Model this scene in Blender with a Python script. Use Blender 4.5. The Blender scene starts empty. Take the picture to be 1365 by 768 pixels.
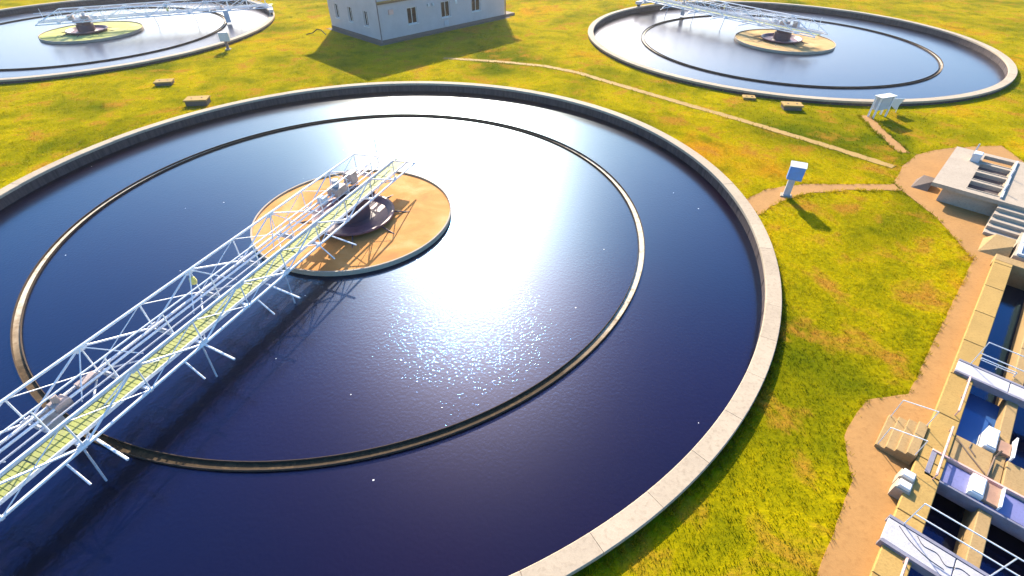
import bpy, bmesh, math, random
from mathutils import Vector, Matrix
R_ = math.radians
random.seed(7)
scene = bpy.context.scene
C = scene.collection

# ---------------------------------------------------------------- camera, sky, sun, exposure
CAM_Z = 13.337
cam_d = bpy.data.cameras.new('camera')
cam = bpy.data.objects.new('camera', cam_d); C.objects.link(cam)
cam.location = (0, 0, CAM_Z)
cam.rotation_euler = (R_(90 - 39.46), 0, 0)
cam_d.sensor_width = 36.0
cam_d.lens = 36.0 * 664.3 / 1365.0
cam_d.clip_start = 0.1
cam_d.clip_end = 6000
scene.camera = cam

SUN_EL, SUN_AZ = 29.5, -6.0
world = bpy.data.worlds.new('World'); scene.world = world
world.use_nodes = True
nt = world.node_tree; nt.nodes.clear()
sky = nt.nodes.new('ShaderNodeTexSky'); sky.sky_type = 'NISHITA'; sky.sun_disc = False
sky.sun_elevation = R_(SUN_EL); sky.sun_rotation = R_(SUN_AZ)
sky.air_density = 1.0; sky.dust_density = 1.7; sky.ozone_density = 2.0
bg = nt.nodes.new('ShaderNodeBackground'); bg.inputs['Strength'].default_value = 0.14
wo = nt.nodes.new('ShaderNodeOutputWorld')
hs = nt.nodes.new('ShaderNodeHueSaturation'); hs.inputs['Saturation'].default_value = 1.45
nt.links.new(sky.outputs[0], hs.inputs['Color']); nt.links.new(hs.outputs[0], bg.inputs[0]); nt.links.new(bg.outputs[0], wo.inputs[0])

sd = bpy.data.lights.new('sun', 'SUN'); sd.energy = 4.6; sd.angle = R_(0.5); sd.color = (1.0, 0.90, 0.72)
sun = bpy.data.objects.new('sun', sd); C.objects.link(sun)
sdir = Vector((math.sin(R_(SUN_AZ)) * math.cos(R_(SUN_EL)), math.cos(R_(SUN_AZ)) * math.cos(R_(SUN_EL)), math.sin(R_(SUN_EL))))
sun.rotation_euler = (-sdir).to_track_quat('-Z', 'Y').to_euler()
sun.location = sdir * 120

vs = scene.view_settings
vs.view_transform = 'Standard'; vs.look = 'None'; vs.gamma = 1.0; vs.use_curve_mapping = False
vs.exposure = 1.4
scene.render.engine = 'CYCLES'
scene.cycles.use_denoising = True
scene.cycles.max_bounces = 6
scene.cycles.sample_clamp_indirect = 4.0

# ---------------------------------------------------------------- materials
def new_mat(name):
    m = bpy.data.materials.new(name); m.use_nodes = True
    m.node_tree.nodes.clear()
    return m, m.node_tree
def N(nt, t, **k):
    n = nt.nodes.new('ShaderNode' + t)
    for a, b in k.items(): setattr(n, a, b)
    return n
def ramp(nt, src, stops):
    r = N(nt, 'ValToRGB'); e = r.color_ramp.elements
    while len(e) < len(stops): e.new(0.5)
    for i, (p, c) in enumerate(stops):
        e[i].position = p; e[i].color = (*c, 1) if len(c) == 3 else c
    nt.links.new(src, r.inputs[0]); return r.outputs[0]
def noise(nt, vec, scale, detail=4, rough=.55, dist=0.0):
    n = N(nt, 'TexNoise'); n.inputs['Scale'].default_value = scale; n.inputs['Detail'].default_value = detail
    n.inputs['Roughness'].default_value = rough; n.inputs['Distortion'].default_value = dist
    nt.links.new(vec, n.inputs['Vector']); return n.outputs['Fac']
def mixc(nt, f, a, b, mode='MIX'):
    m = N(nt, 'Mix', data_type='RGBA', blend_type=mode)
    for i, v in ((0, f), (6, a), (7, b)):
        if isinstance(v, (int, float)): m.inputs[i].default_value = v
        elif isinstance(v, tuple): m.inputs[i].default_value = (*v, 1)
        else: nt.links.new(v, m.inputs[i])
    return m.outputs[2]
def mathn(nt, op, a, b=None):
    m = N(nt, 'Math', operation=op)
    for i, v in ((0, a), (1, b)):
        if v is None: continue
        if isinstance(v, (int, float)): m.inputs[i].default_value = v
        else: nt.links.new(v, m.inputs[i])
    return m.outputs[0]
def geo_pos(nt): return N(nt, 'NewGeometry').outputs['Position']
def scaled(nt, vec, s):
    m = N(nt, 'Mapping'); m.inputs['Scale'].default_value = s; nt.links.new(vec, m.inputs[0]); return m.outputs[0]
def bump(nt, h, strength, dist):
    b = N(nt, 'Bump'); b.inputs['Strength'].default_value = strength; b.inputs['Distance'].default_value = dist
    nt.links.new(h, b.inputs['Height']); return b.outputs[0]
def finish(m, nt, col, rough=.8, nrm=None, metal=0.0, spec=.5):
    p = N(nt, 'BsdfPrincipled'); o = N(nt, 'OutputMaterial')
    for k, v in (('Base Color', col), ('Roughness', rough), ('Metallic', metal), ('Specular IOR Level', spec)):
        if isinstance(v, tuple): p.inputs[k].default_value = (*v, 1)
        elif isinstance(v, (int, float)): p.inputs[k].default_value = v
        else: nt.links.new(v, p.inputs[k])
    if nrm is not None: nt.links.new(nrm, p.inputs['Normal'])
    nt.links.new(p.outputs[0], o.inputs[0]); return m

def concrete(name, base, dark, scale=1.0, streak=False, var=0.25, stain=.5, rough=.85):
    m, nt = new_mat(name); P = geo_pos(nt)
    a = noise(nt, P, .9 * scale, 6, .65); b = noise(nt, P, 9 * scale, 5, .6); g = noise(nt, P, 60 * scale, 3, .6)
    c = mixc(nt, ramp(nt, a, [(.35, (0, 0, 0)), (.68, (1, 1, 1))]), tuple(x * .86 for x in base), base)
    c = mixc(nt, mathn(nt, 'MULTIPLY', ramp(nt, b, [(.50, (0, 0, 0)), (.72, (1, 1, 1))]), stain), c, dark)
    c = mixc(nt, mathn(nt, 'MULTIPLY', ramp(nt, g, [(.45, (0, 0, 0)), (.75, (1, 1, 1))]), .35), c, tuple(x * .7 for x in base))
    if streak:
        s = noise(nt, scaled(nt, P, (3.2, 3.2, .25)), 1.6, 5, .7)
        c = mixc(nt, mathn(nt, 'MULTIPLY', ramp(nt, s, [(.42, (0, 0, 0)), (.62, (1, 1, 1))]), .75), c, dark)
    oi = N(nt, 'ObjectInfo').outputs['Random']
    v = N(nt, 'MapRange'); nt.links.new(oi, v.inputs[0]); v.inputs[3].default_value = 1 - var; v.inputs[4].default_value = 1.0
    c = mixc(nt, 1.0, c, v.outputs[0], 'MULTIPLY')
    return finish(m, nt, c, rough, bump(nt, b, .35, .02), 0, .12)

def painted(name, base, dirt, amount=.4, rough=.45, metal=0.0, scale=1.0):
    m, nt = new_mat(name); P = geo_pos(nt)
    a = noise(nt, P, 2.2 * scale, 6, .7); b = noise(nt, P, 16 * scale, 4, .6)
    c = mixc(nt, mathn(nt, 'MULTIPLY', ramp(nt, a, [(.45, (0, 0, 0)), (.7, (1, 1, 1))]), amount), base, dirt)
    c = mixc(nt, mathn(nt, 'MULTIPLY', ramp(nt, b, [(.55, (0, 0, 0)), (.75, (1, 1, 1))]), amount), c, dirt)
    return finish(m, nt, c, rough, bump(nt, b, .1, .01), metal)

M = {}
# coping, walls and paths
M['coping'] = concrete('coping_concrete', (.47, .375, .275), (.26, .20, .14), .9, var=.12, stain=.55)
M['tank_wall'] = concrete('tank_wall_concrete', (.10, .075, .074), (.04, .03, .032), .7, streak=True, var=0)
M['path'] = concrete('path_concrete', (.39, .205, .072), (.25, .12, .04), .8, var=0, stain=.5)
M['tan_concrete'] = concrete('tan_concrete', (.38, .25, .115), (.20, .12, .05), 1.6, var=.1, stain=.5)
M['yellow_concrete'] = concrete('yellow_concrete', (.42, .265, .085), (.24, .13, .04), 1.6, var=.1, stain=.5)
M['pale_concrete'] = concrete('pale_concrete', (.44, .36, .28), (.24, .19, .14), 1.2, var=.08, stain=.5)
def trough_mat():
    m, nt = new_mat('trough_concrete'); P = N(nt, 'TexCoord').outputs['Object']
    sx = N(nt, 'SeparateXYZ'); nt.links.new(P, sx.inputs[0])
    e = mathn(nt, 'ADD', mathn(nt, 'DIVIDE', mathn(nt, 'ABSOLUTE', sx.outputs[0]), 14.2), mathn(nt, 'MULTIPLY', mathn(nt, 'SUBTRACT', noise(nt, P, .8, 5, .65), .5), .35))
    c = ramp(nt, e, [(.68, (.06, .04, .022)), (.80, (.30, .22, .14)), (.88, (.58, .51, .40))])  # sunlit left and right, shaded near and far: painted into the floor colour
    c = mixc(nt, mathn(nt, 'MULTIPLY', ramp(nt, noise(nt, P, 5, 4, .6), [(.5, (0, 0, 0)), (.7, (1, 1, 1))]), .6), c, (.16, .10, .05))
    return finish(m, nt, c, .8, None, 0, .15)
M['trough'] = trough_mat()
M['lip'] = concrete('weir_lip', (.08, .055, .04), (.03, .02, .02), 1.0, var=0, stain=.6)
M['deck_grey'] = concrete('deck_grey', (.50, .48, .52), (.26, .24, .28), 2.2, var=.12, stain=.4)
M['dark_inside'] = concrete('channel_lining', (.12, .10, .10), (.04, .03, .03), 1.5, var=0)
M['plinth'] = concrete('plinth_render', (.17, .13, .11), (.09, .07, .06), 1.2, var=0)
M['white_steel'] = painted('white_painted_steel', (.76, .77, .80), (.40, .36, .32), .35, .4)
M['grey_steel'] = painted('grey_painted_steel', (.46, .47, .52), (.22, .20, .20), .4, .45)
M['edge_steel'] = painted('edge_beam_steel', (.20, .19, .24), (.10, .08, .08), .5, .5)
M['dark_steel'] = painted('dark_turntable_steel', (.09, .05, .07), (.06, .04, .05), .6, .5)
M['tray_steel'] = painted('tray_steel', (.17, .085, .115), (.06, .03, .04), .6, .45)
M['pipe_rust'] = painted('conduit', (.10, .07, .05), (.22, .10, .04), .6, .6)
M['deck_yellow'] = painted('grating_yellow_green', (.30, .31, .07), (.20, .20, .13), .7, .65, scale=1.5)
M['pinkish'] = painted('gearbox_paint', (.40, .31, .28), (.22, .16, .13), .6, .5)
M['cabinet_grey'] = painted('cabinet_grey', (.50, .53, .58), (.30, .28, .26), .35, .45)
M['cabinet_blue'] = painted('cabinet_blue', (.10, .28, .66), (.14, .18, .26), .3, .4)
M['cabinet_white'] = painted('cabinet_white', (.64, .63, .62), (.5, .46, .4), .25, .45)
M['cover_violet'] = painted('cover_sheet_violet', (.17, .17, .34), (.10, .09, .13), .5, .3)
M['panel_brown'] = painted('panel_brown', (.34, .19, .12), (.16, .09, .06), .5, .5)
M['rail_pink'] = painted('rail_faded_red', (.66, .40, .34), (.40, .2, .14), .4, .5)
M['lamp_yellow'] = painted('lamp_yellow', (.72, .62, .16), (.35, .28, .1), .3, .4)
M['rubber'] = painted('rubber', (.03, .03, .03), (.08, .07, .06), .5, .8)
M['roof'] = concrete('roof_tile', (.58, .30, .17), (.30, .13, .07), 2.5, var=.25)
M['fascia'] = painted('fascia_brown', (.20, .10, .05), (.1, .06, .04), .4, .6)
M['wall_white'] = concrete('white_render', (.54, .47, .47), (.42, .36, .35), .9, var=0, stain=.3)
M['window_frame'] = painted('window_frame', (.70, .70, .72), (.45, .43, .4), .3, .5)
M['drain'] = painted('downpipe', (.16, .12, .13), (.1, .07, .06), .4, .5)

def glass_mat():
    m, nt = new_mat('dark_glass')
    return finish(m, nt, (.010, .010, .014), .10, None, 0, .25)
M['glass'] = glass_mat()
def blue_glass():
    m, nt = new_mat('blue_glass')
    return finish(m, nt, (.05, .09, .16), .05, None, 0, .8)
M['blue_glass'] = blue_glass()

def scum(name, a, b, c3):
    m, nt = new_mat(name); P = geo_pos(nt)
    n1 = noise(nt, P, .45, 5, .6, .6); n2 = noise(nt, P, 3.0, 6, .65)
    c = ramp(nt, n1, [(.32, b), (.48, a), (.68, c3)])
    c = mixc(nt, mathn(nt, 'MULTIPLY', ramp(nt, n2, [(.5, (0, 0, 0)), (.72, (1, 1, 1))]), .4), c, b)
    return finish(m, nt, c, .85, bump(nt, n2, .3, .05), 0, .1)
M['scum_orange'] = scum('scum_orange', (.52, .235, .07), (.40, .18, .06), (.56, .32, .13))
M['scum_tan'] = scum('scum_tan', (.48, .30, .12), (.34, .20, .08), (.52, .38, .19))
M['scum_green'] = scum('scum_pale_green', (.46, .46, .14), (.34, .34, .10), (.54, .50, .24))

WATER_Z = -.31
def water_mat(name, deep, mid, ripple, rough_a, rough_b, share):
    m, nt = new_mat(name); P = geo_pos(nt)
    sw = noise(nt, P, .35, 3, .5)                       # slow swell
    rp = noise(nt, scaled(nt, P, (1.0, 1.0, 1.0)), 2.6, 3, .55, .4)   # wind ripples
    fine = noise(nt, P, 9.0, 2, .5)
    vd = N(nt, 'VectorMath', operation='DISTANCE'); nt.links.new(P, vd.inputs[0]); vd.inputs[1].default_value = (-1.6, 13.5, WATER_Z)
    dd = mathn(nt, 'ADD', mathn(nt, 'MULTIPLY', vd.outputs['Value'], .1), mathn(nt, 'MULTIPLY', noise(nt, P, .35, 4, .6), .75))
    patch = ramp(nt, dd, [(.40, (1,) * 3), (1.60, (.22,) * 3)])         # gusts ruffle this part of the pond
    h = mathn(nt, 'ADD', mathn(nt, 'MULTIPLY', sw, .12), mathn(nt, 'MULTIPLY', mathn(nt, 'ADD', mathn(nt, 'MULTIPLY', rp, .10), mathn(nt, 'MULTIPLY', fine, .70)), patch))
    nrm = bump(nt, h, 1.0, ripple)
    col = mixc(nt, ramp(nt, noise(nt, P, .07, 3, .5), [(.35, (0, 0, 0)), (.65, (1, 1, 1))]), deep, mid)
    fr = N(nt, 'Fresnel'); fr.inputs['IOR'].default_value = 1.75; nt.links.new(nrm, fr.inputs['Normal'])
    tint = ramp(nt, fr.outputs[0], [(.072, (.16, .18, .60)), (.084, (.13, .27, .86)), (.110, (.10, .47, 1.0)), (.20, (.36, .72, 1.0)), (.33, (.95, .97, 1.0))])
    d = N(nt, 'BsdfDiffuse'); nt.links.new(col, d.inputs[0]); nt.links.new(nrm, d.inputs['Normal'])
    g1 = N(nt, 'BsdfGlossy', distribution='GGX'); g1.inputs['Roughness'].default_value = rough_a
    nt.links.new(tint, g1.inputs[0]); nt.links.new(nrm, g1.inputs['Normal'])
    g2 = N(nt, 'BsdfGlossy', distribution='BECKMANN'); g2.inputs['Roughness'].default_value = rough_b
    nt.links.new(mixc(nt, .55, tint, (1.0, .93, .93)), g2.inputs[0])
    mg = N(nt, 'MixShader'); mg.inputs[0].default_value = share; nt.links.new(g1.outputs[0], mg.inputs[1]); nt.links.new(g2.outputs[0], mg.inputs[2])
    mx = N(nt, 'MixShader'); nt.links.new(fr.outputs[0], mx.inputs[0])
    nt.links.new(d.outputs[0], mx.inputs[1]); nt.links.new(mg.outputs[0], mx.inputs[2])
    o = N(nt, 'OutputMaterial'); nt.links.new(mx.outputs[0], o.inputs[0])
    return m
M['water'] = water_mat('clarifier_water', (.005, .001, .006), (.002, .002, .008), .05, .07, .39, .42)
M['channel_water'] = water_mat('channel_water', (.006, .006, .016), (.010, .012, .035), .03, .04, .2, .2)
M['blue_water'] = water_mat('settled_blue_water', (.02, .06, .20), (.04, .10, .26), .02, .05, .2, .2)

def ground_mat():
    m, nt = new_mat('lawn_soil'); P = geo_pos(nt)
    big = noise(nt, P, .11, 4, .55, .5); med = noise(nt, P, .42, 6, .62, .4); fn = noise(nt, P, 7.0, 5, .7); vf = noise(nt, P, 40.0, 2, .6)
    c = ramp(nt, big, [(.30, (.075, .095, .002)), (.44, (.25, .205, .002)), (.58, (.38, .29, .002)), (.68, (.46, .22, .010))])
    c = mixc(nt, mathn(nt, 'MULTIPLY', ramp(nt, med, [(.34, (1, 1, 1)), (.52, (0, 0, 0))]), .55), c, (.055, .085, .002))
    c = mixc(nt, mathn(nt, 'MULTIPLY', ramp(nt, med, [(.53, (0, 0, 0)), (.66, (1, 1, 1))]), .8), c, (.38, .16, .025))
    c = mixc(nt, mathn(nt, 'MULTIPLY', ramp(nt, fn, [(.42, (1, 1, 1)), (.58, (0, 0, 0))]), .35), c, (.07, .08, .002))
    c = mixc(nt, mathn(nt, 'MULTIPLY', ramp(nt, vf, [(.5, (0, 0, 0)), (.7, (1, 1, 1))]), .25), c, (.32, .26, .005))
    return finish(m, nt, c, .95, bump(nt, fn, .6, .06), 0, 0.0)
M['ground'] = ground_mat()

def grass_mat():
    m, nt = new_mat('grass_blades'); P = geo_pos(nt)
    big = noise(nt, P, .11, 4, .55, .5); med = noise(nt, P, .42, 6, .62, .4)
    c = ramp(nt, big, [(.30, (.095, .125, .002)), (.44, (.31, .255, .002)), (.58, (.48, .36, .002)), (.68, (.57, .28, .012))])
    c = mixc(nt, mathn(nt, 'MULTIPLY', ramp(nt, med, [(.34, (1, 1, 1)), (.50, (0, 0, 0))]), .55), c, (.065, .115, .002))
    c = mixc(nt, mathn(nt, 'MULTIPLY', ramp(nt, med, [(.54, (0, 0, 0)), (.66, (1, 1, 1))]), .8), c, (.46, .20, .03))
    oi = N(nt, 'ObjectInfo').outputs['Random']
    v = N(nt, 'MapRange'); nt.links.new(oi, v.inputs[0]); v.inputs[3].default_value = .78; v.inputs[4].default_value = 1.1
    c = mixc(nt, 1.0, c, v.outputs[0], 'MULTIPLY')
    d = N(nt, 'BsdfDiffuse'); t = N(nt, 'BsdfTranslucent'); mx = N(nt, 'MixShader'); mx.inputs[0].default_value = .5
    nt.links.new(c, d.inputs[0]); nt.links.new(c, t.inputs[0])
    nt.links.new(d.outputs[0], mx.inputs[1]); nt.links.new(t.outputs[0], mx.inputs[2])
    o = N(nt, 'OutputMaterial'); nt.links.new(mx.outputs[0], o.inputs[0]); return m
M['grass'] = grass_mat()

# ---------------------------------------------------------------- mesh helpers
class MB:
    def __init__(s): s.v = []; s.f = []
    def add(s, vs, fs):
        o = len(s.v); s.v += [tuple(v) for v in vs]; s.f += [tuple(i + o for i in f) for f in fs]; return s
    def box(s, x0, x1, y0, y1, z0, z1):
        return s.add([(x0, y0, z0), (x1, y0, z0), (x1, y1, z0), (x0, y1, z0), (x0, y0, z1), (x1, y0, z1), (x1, y1, z1), (x0, y1, z1)],
                     [(0, 3, 2, 1), (4, 5, 6, 7), (0, 1, 5, 4), (1, 2, 6, 5), (2, 3, 7, 6), (3, 0, 4, 7)])
    def bbox(s, x0, x1, y0, y1, z0, z1, b=.02):           # box with chamfered top edges
        vs = [(x0, y0, z0), (x1, y0, z0), (x1, y1, z0), (x0, y1, z0), (x0, y0, z1 - b), (x1, y0, z1 - b), (x1, y1, z1 - b), (x0, y1, z1 - b),
              (x0 + b, y0 + b, z1), (x1 - b, y0 + b, z1), (x1 - b, y1 - b, z1), (x0 + b, y1 - b, z1)]
        fs = [(0, 3, 2, 1), (8, 9, 10, 11)]
        for i in range(4):
            j = (i + 1) % 4
            fs += [(i, j, 4 + j, 4 + i), (4 + i, 4 + j, 8 + j, 8 + i)]
        return s.add(vs, fs)
    def tube(s, a, b, r, n=8, r2=None):
        a = Vector(a); b = Vector(b); d = (b - a).normalized(); r2 = r if r2 is None else r2
        u = d.orthogonal().normalized(); w = d.cross(u)
        vs = []
        for p, rr in ((a, r), (b, r2)):
            for i in range(n):
                t = 2 * math.pi * i / n; vs.append(p + (u * math.cos(t) + w * math.sin(t)) * rr)
        fs = [(i, (i + 1) % n, n + (i + 1) % n, n + i) for i in range(n)] + [tuple(range(n))[::-1], tuple(range(n, 2 * n))]
        return s.add(vs, fs)
    def path(s, pts, r, n=6):
        for a, b in zip(pts[:-1], pts[1:]): s.tube(a, b, r, n)
        return s
    def bar(s, a, b, w, h):                                # rectangular bar from a to b
        a = Vector(a); b = Vector(b); d = (b - a).normalized()
        u = d.cross(Vector((0, 0, 1)))
        u = Vector((1, 0, 0)) if u.length < 1e-4 else u.normalized()
        w_ = u.cross(d); vs = []
        for p in (a, b):
            for su, sw in ((-1, -1), (1, -1), (1, 1), (-1, 1)): vs.append(p + u * su * w / 2 + w_ * sw * h / 2)
        return s.add(vs, [(0, 1, 2, 3), (7, 6, 5, 4), (0, 4, 5, 1), (1, 5, 6, 2), (2, 6, 7, 3), (3, 7, 4, 0)])
    def lathe(s, prof, n=96, a0=0.0, a1=2 * math.pi, close=True):
        full = abs(a1 - a0 - 2 * math.pi) < 1e-6; m = n if full else n + 1; k = len(prof); vs = []
        for i in range(m):
            t = a0 + (a1 - a0) * i / n
            for r, z in prof: vs.append((r * math.cos(t), r * math.sin(t), z))
        fs = []
        for i in range(n):
            j = (i + 1) % m
            for q in range(k if close else k - 1):
                p = (q + 1) % k; fs.append((i * k + q, j * k + q, j * k + p, i * k + p))
        if not full and close:
            fs += [tuple(range(k)), tuple(range((m - 1) * k, m * k))[::-1]]
        return s.add(vs, fs)
    def prism(s, poly, z0, z1):
        n = len(poly)
        return s.add([(x, y, z0) for x, y in poly] + [(x, y, z1) for x, y in poly],
                     [tuple(range(n))[::-1], tuple(range(n, 2 * n))] + [(i, (i + 1) % n, n + (i + 1) % n, n + i) for i in range(n)])
    def mesh(s, name, mat, smooth=False):
        me = bpy.data.meshes.new(name); me.from_pydata(s.v, [], s.f)
        bm = bmesh.new(); bm.from_mesh(me); bmesh.ops.recalc_face_normals(bm, faces=bm.faces); bm.to_mesh(me); bm.free()
        me.materials.append(M[mat])
        if smooth:
            for p in me.polygons: p.use_smooth = True
            me.set_sharp_from_angle(angle=R_(40))
        me.update(); return me
    def build(s, name, mat, parent=None, smooth=False):
        o = bpy.data.objects.new(name, s.mesh(name, mat, smooth)); C.objects.link(o); o.parent = parent; return o

def tag(o, label=None, cat=None, group=None, kind=None):
    for k, v in (('label', label), ('category', cat), ('group', group), ('kind', kind)):
        if v: o[k] = v
    return o
def thing(name, label, cat, loc, rz=0.0, group=None):
    o = bpy.data.objects.new(name, None); C.objects.link(o); o.location = loc; o.rotation_euler = (0, 0, rz)
    return tag(o, label, cat, group)
def inst(src, parent, rz=None, loc=None, name=None):
    o = bpy.data.objects.new(name or src.name.split('.')[0], src.data); C.objects.link(o); o.parent = parent
    if rz is not None: o.rotation_euler = (0, 0, rz)
    if loc is not None: o.location = loc
    return o
def copy_tree(o, parent=None):
    c = o.copy(); C.objects.link(c); c.parent = parent
    for ch in list(o.children): copy_tree(ch, c)
    return c

HAZE = .0004
# ---------------------------------------------------------------- layout numbers (metres, ground at z = 0)
RIM, WATER = 0.35, -0.31
T_MAIN, T_RIGHT, T_LEFT = (-7.713, 22.727), (28.212, 57.771), (-48.154, 62.188)
PIVOT = (-7.92, 22.50)
TH = R_(45.6); UX = Vector((math.cos(TH), math.sin(TH))); VX = Vector((math.sin(TH), -math.cos(TH))); O_ = Vector((10.667, 6.667))
def uvp(u, v): p = O_ + UX * u + VX * v; return (p.x, p.y)
B_ = Vector((-13.44, 56.12))                            # front corner of the building
BD = Vector((math.cos(TH), math.sin(TH))); BN = Vector((-math.sin(TH), math.cos(TH)))
BL, BW = 17.9, 10.0
PIT = (-7.0, 15.3, .1, 6.3)                             # open channels: u0 u1 v0 v1

# ---------------------------------------------------------------- ground with holes for tanks and channels
def circle(c, r, n): return [(c[0] + r * math.cos(2 * math.pi * i / n), c[1] + r * math.sin(2 * math.pi * i / n)) for i in range(n)]
bm = bmesh.new()
def loop(pts):
    vs = [bm.verts.new((x, y, 0)) for x, y in pts]
    for i in range(len(vs)): bm.edges.new((vs[i], vs[(i + 1) % len(vs)]))
loop([(-3000, -3000), (3000, -3000), (3000, 3000), (-3000, 3000)])
for t in (T_MAIN, T_RIGHT, T_LEFT): loop(circle(t, 19.7, 160))
loop([uvp(PIT[0], PIT[2]), uvp(PIT[1], PIT[2]), uvp(PIT[1], PIT[3]), uvp(PIT[0], PIT[3])])
bmesh.ops.triangle_fill(bm, use_beauty=True, edges=bm.edges[:], normal=(0, 0, 1))
for f in bm.faces:
    if f.normal.z < 0: f.normal_flip()
me = bpy.data.meshes.new('ground'); bm.to_mesh(me); bm.free(); me.materials.append(M['ground'])
ground = bpy.data.objects.new('ground', me); C.objects.link(ground); tag(ground, kind='structure')

# ---------------------------------------------------------------- paths
def ragged(pts, step=.35, amp=.05):
    out = []; n = len(pts)
    for i in range(n):
        a = Vector(pts[i]); b = Vector(pts[(i + 1) % n]); k = max(1, int((b - a).length / step))
        for j in range(k):
            p = a.lerp(b, j / k); out.append((p.x + random.uniform(-amp, amp), p.y + random.uniform(-amp, amp)))
    return out
def ribbon(pts, w):
    L, Rr = [], []
    for i, p in enumerate(pts):
        a = Vector(pts[max(0, i - 1)]); b = Vector(pts[min(len(pts) - 1, i + 1)]); d = (b - a).normalized(); n = Vector((-d.y, d.x)) * w / 2
        L.append(tuple(Vector(p) + n)); Rr.append(tuple(Vector(p) - n))
    return L + Rr[::-1]
P_SERVICE = [(4.6, 1.6), (7.53, 4.97), (9.74, 7.51), (10.25, 9.0), (11.7, 10.37), (13.25, 10.59), (16.48, 13.83), (20.86, 18.22), (21.57, 21.76), (21.5, 24.3),
             (21.6, 25.6), (22.35, 26.4), (23.41, 27.7), (25.17, 29.21), (26.68, 29.87), (28.42, 30.33), (31.5, 30.6), (30.5, 25.0), (27.5, 19.8), (23.2, 18.3), uvp(15.9, .02), uvp(-7, .02)]
P_CABINET = [(12.0, 23.2), (13.9, 24.7), (15.2, 25.2), (16.8, 25.40), (21.55, 25.40), (21.5, 24.62), (18.56, 24.70), (15.85, 24.25), (14.28, 23.43), (12.6, 22.0)]
P_LONG = ribbon([(-6.6, 50.8), (-1.0, 49.6), (3.0, 48.2), (5.8, 46.2), (10.19, 41.42), (16.77, 34.51), (20.5, 30.33), (22.75, 27.55)], .62)
P_RIGHT = ribbon([(25.6, 35.9), (25.1, 33.0), (24.6, 29.6)], .7)
PATHS = []
def path_obj(poly, name, mat, z, amp):
    pts = ragged(poly, .35, amp); PATHS.append(pts)
    b = bmesh.new(); top = [b.verts.new((x, y, z)) for x, y in pts]; bot = [b.verts.new((x, y, -.05)) for x, y in pts]
    n = len(pts); es = [b.edges.new((top[i], top[(i + 1) % n])) for i in range(n)]
    bmesh.ops.triangle_fill(b, use_beauty=True, edges=es, normal=(0, 0, 1))
    for i in range(n): b.faces.new((top[i], top[(i + 1) % n], bot[(i + 1) % n], bot[i]))
    bmesh.ops.recalc_face_normals(b, faces=b.faces)
    me = bpy.data.meshes.new(name); b.to_mesh(me); b.free(); me.materials.append(M[mat])
    o = bpy.data.objects.new(name, me); C.objects.link(o); tag(o, kind='structure'); return o
path_obj(P_SERVICE, 'service_path', 'path', .030, .025)
path_obj(P_CABINET, 'cabinet_path', 'path', .022, .07)
path_obj(P_LONG, 'long_path', 'yellow_concrete', .026, .05)
path_obj(P_RIGHT, 'short_path', 'path', .018, .06)

# ---------------------------------------------------------------- clarifier tanks
NSEG = 60
da = 2 * math.pi / NSEG
_c = MB().lathe([(19.42, .20), (20.02, .20), (20.02, RIM - .02), (20.0, RIM), (19.44, RIM), (19.42, RIM - .02)], 4, .0003, da - .0003)
coping_src = _c.mesh('coping_segment', 'coping')
wall_me = MB().lathe([(19.46, -2.6), (19.97, -2.6), (19.97, .202), (19.46, .202)], 180).mesh('wall', 'tank_wall')
pil = MB().box(19.445, 19.47, -.03, .03, -2.0, .168).mesh('wall_joint', 'tank_wall')
lip_o = MB().lathe([(14.40, WATER - .4), (14.42, WATER - .4), (14.42, WATER + .10), (14.40, WATER + .10)], 180).mesh('outer_lip', 'lip')
lip_i = MB().lathe([(14.115, WATER - .4), (14.135, WATER - .4), (14.135, WATER + .09), (14.115, WATER + .09)], 180).mesh('inner_lip', 'lip')
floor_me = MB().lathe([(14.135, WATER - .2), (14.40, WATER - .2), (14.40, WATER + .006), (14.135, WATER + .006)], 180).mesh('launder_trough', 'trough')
fw_wall = MB().lathe([(4.92, WATER - .6), (5.0, WATER - .6), (5.0, WATER + .24), (4.92, WATER + .24)], 120).mesh('feedwell', 'pale_concrete')
water_me = MB().add([(0, 0, 0)] + [(19.47 * math.cos(2 * math.pi * i / 180), 19.47 * math.sin(2 * math.pi * i / 180), 0) for i in range(180)],
                    [(0, i + 1, (i + 1) % 180 + 1) for i in range(180)]).mesh('water', 'water')
tray_me = MB().lathe([(.84, -.50), (1.72, -.50), (1.98, -.30), (2.06, -.30), (2.06, -.20), (1.95, -.20), (1.70, -.42), (.84, -.42)], 48).mesh('turntable_tray', 'tray_steel', True)
drum_me = MB().lathe([(0, -1.2), (1.1, -1.2), (1.1, -.1), (.85, .0), (.85, .62), (.7, .62), (.7, .86), (0, .86)], 40, close=False).mesh('centre_column', 'dark_steel', True)
def dup_me(me, name, par, loc=(0, 0, 0), rz=0.0):
    o = bpy.data.objects.new(name, me); C.objects.link(o); o.parent = par; o.location = loc; o.rotation_euler = (0, 0, rz); return o
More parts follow.
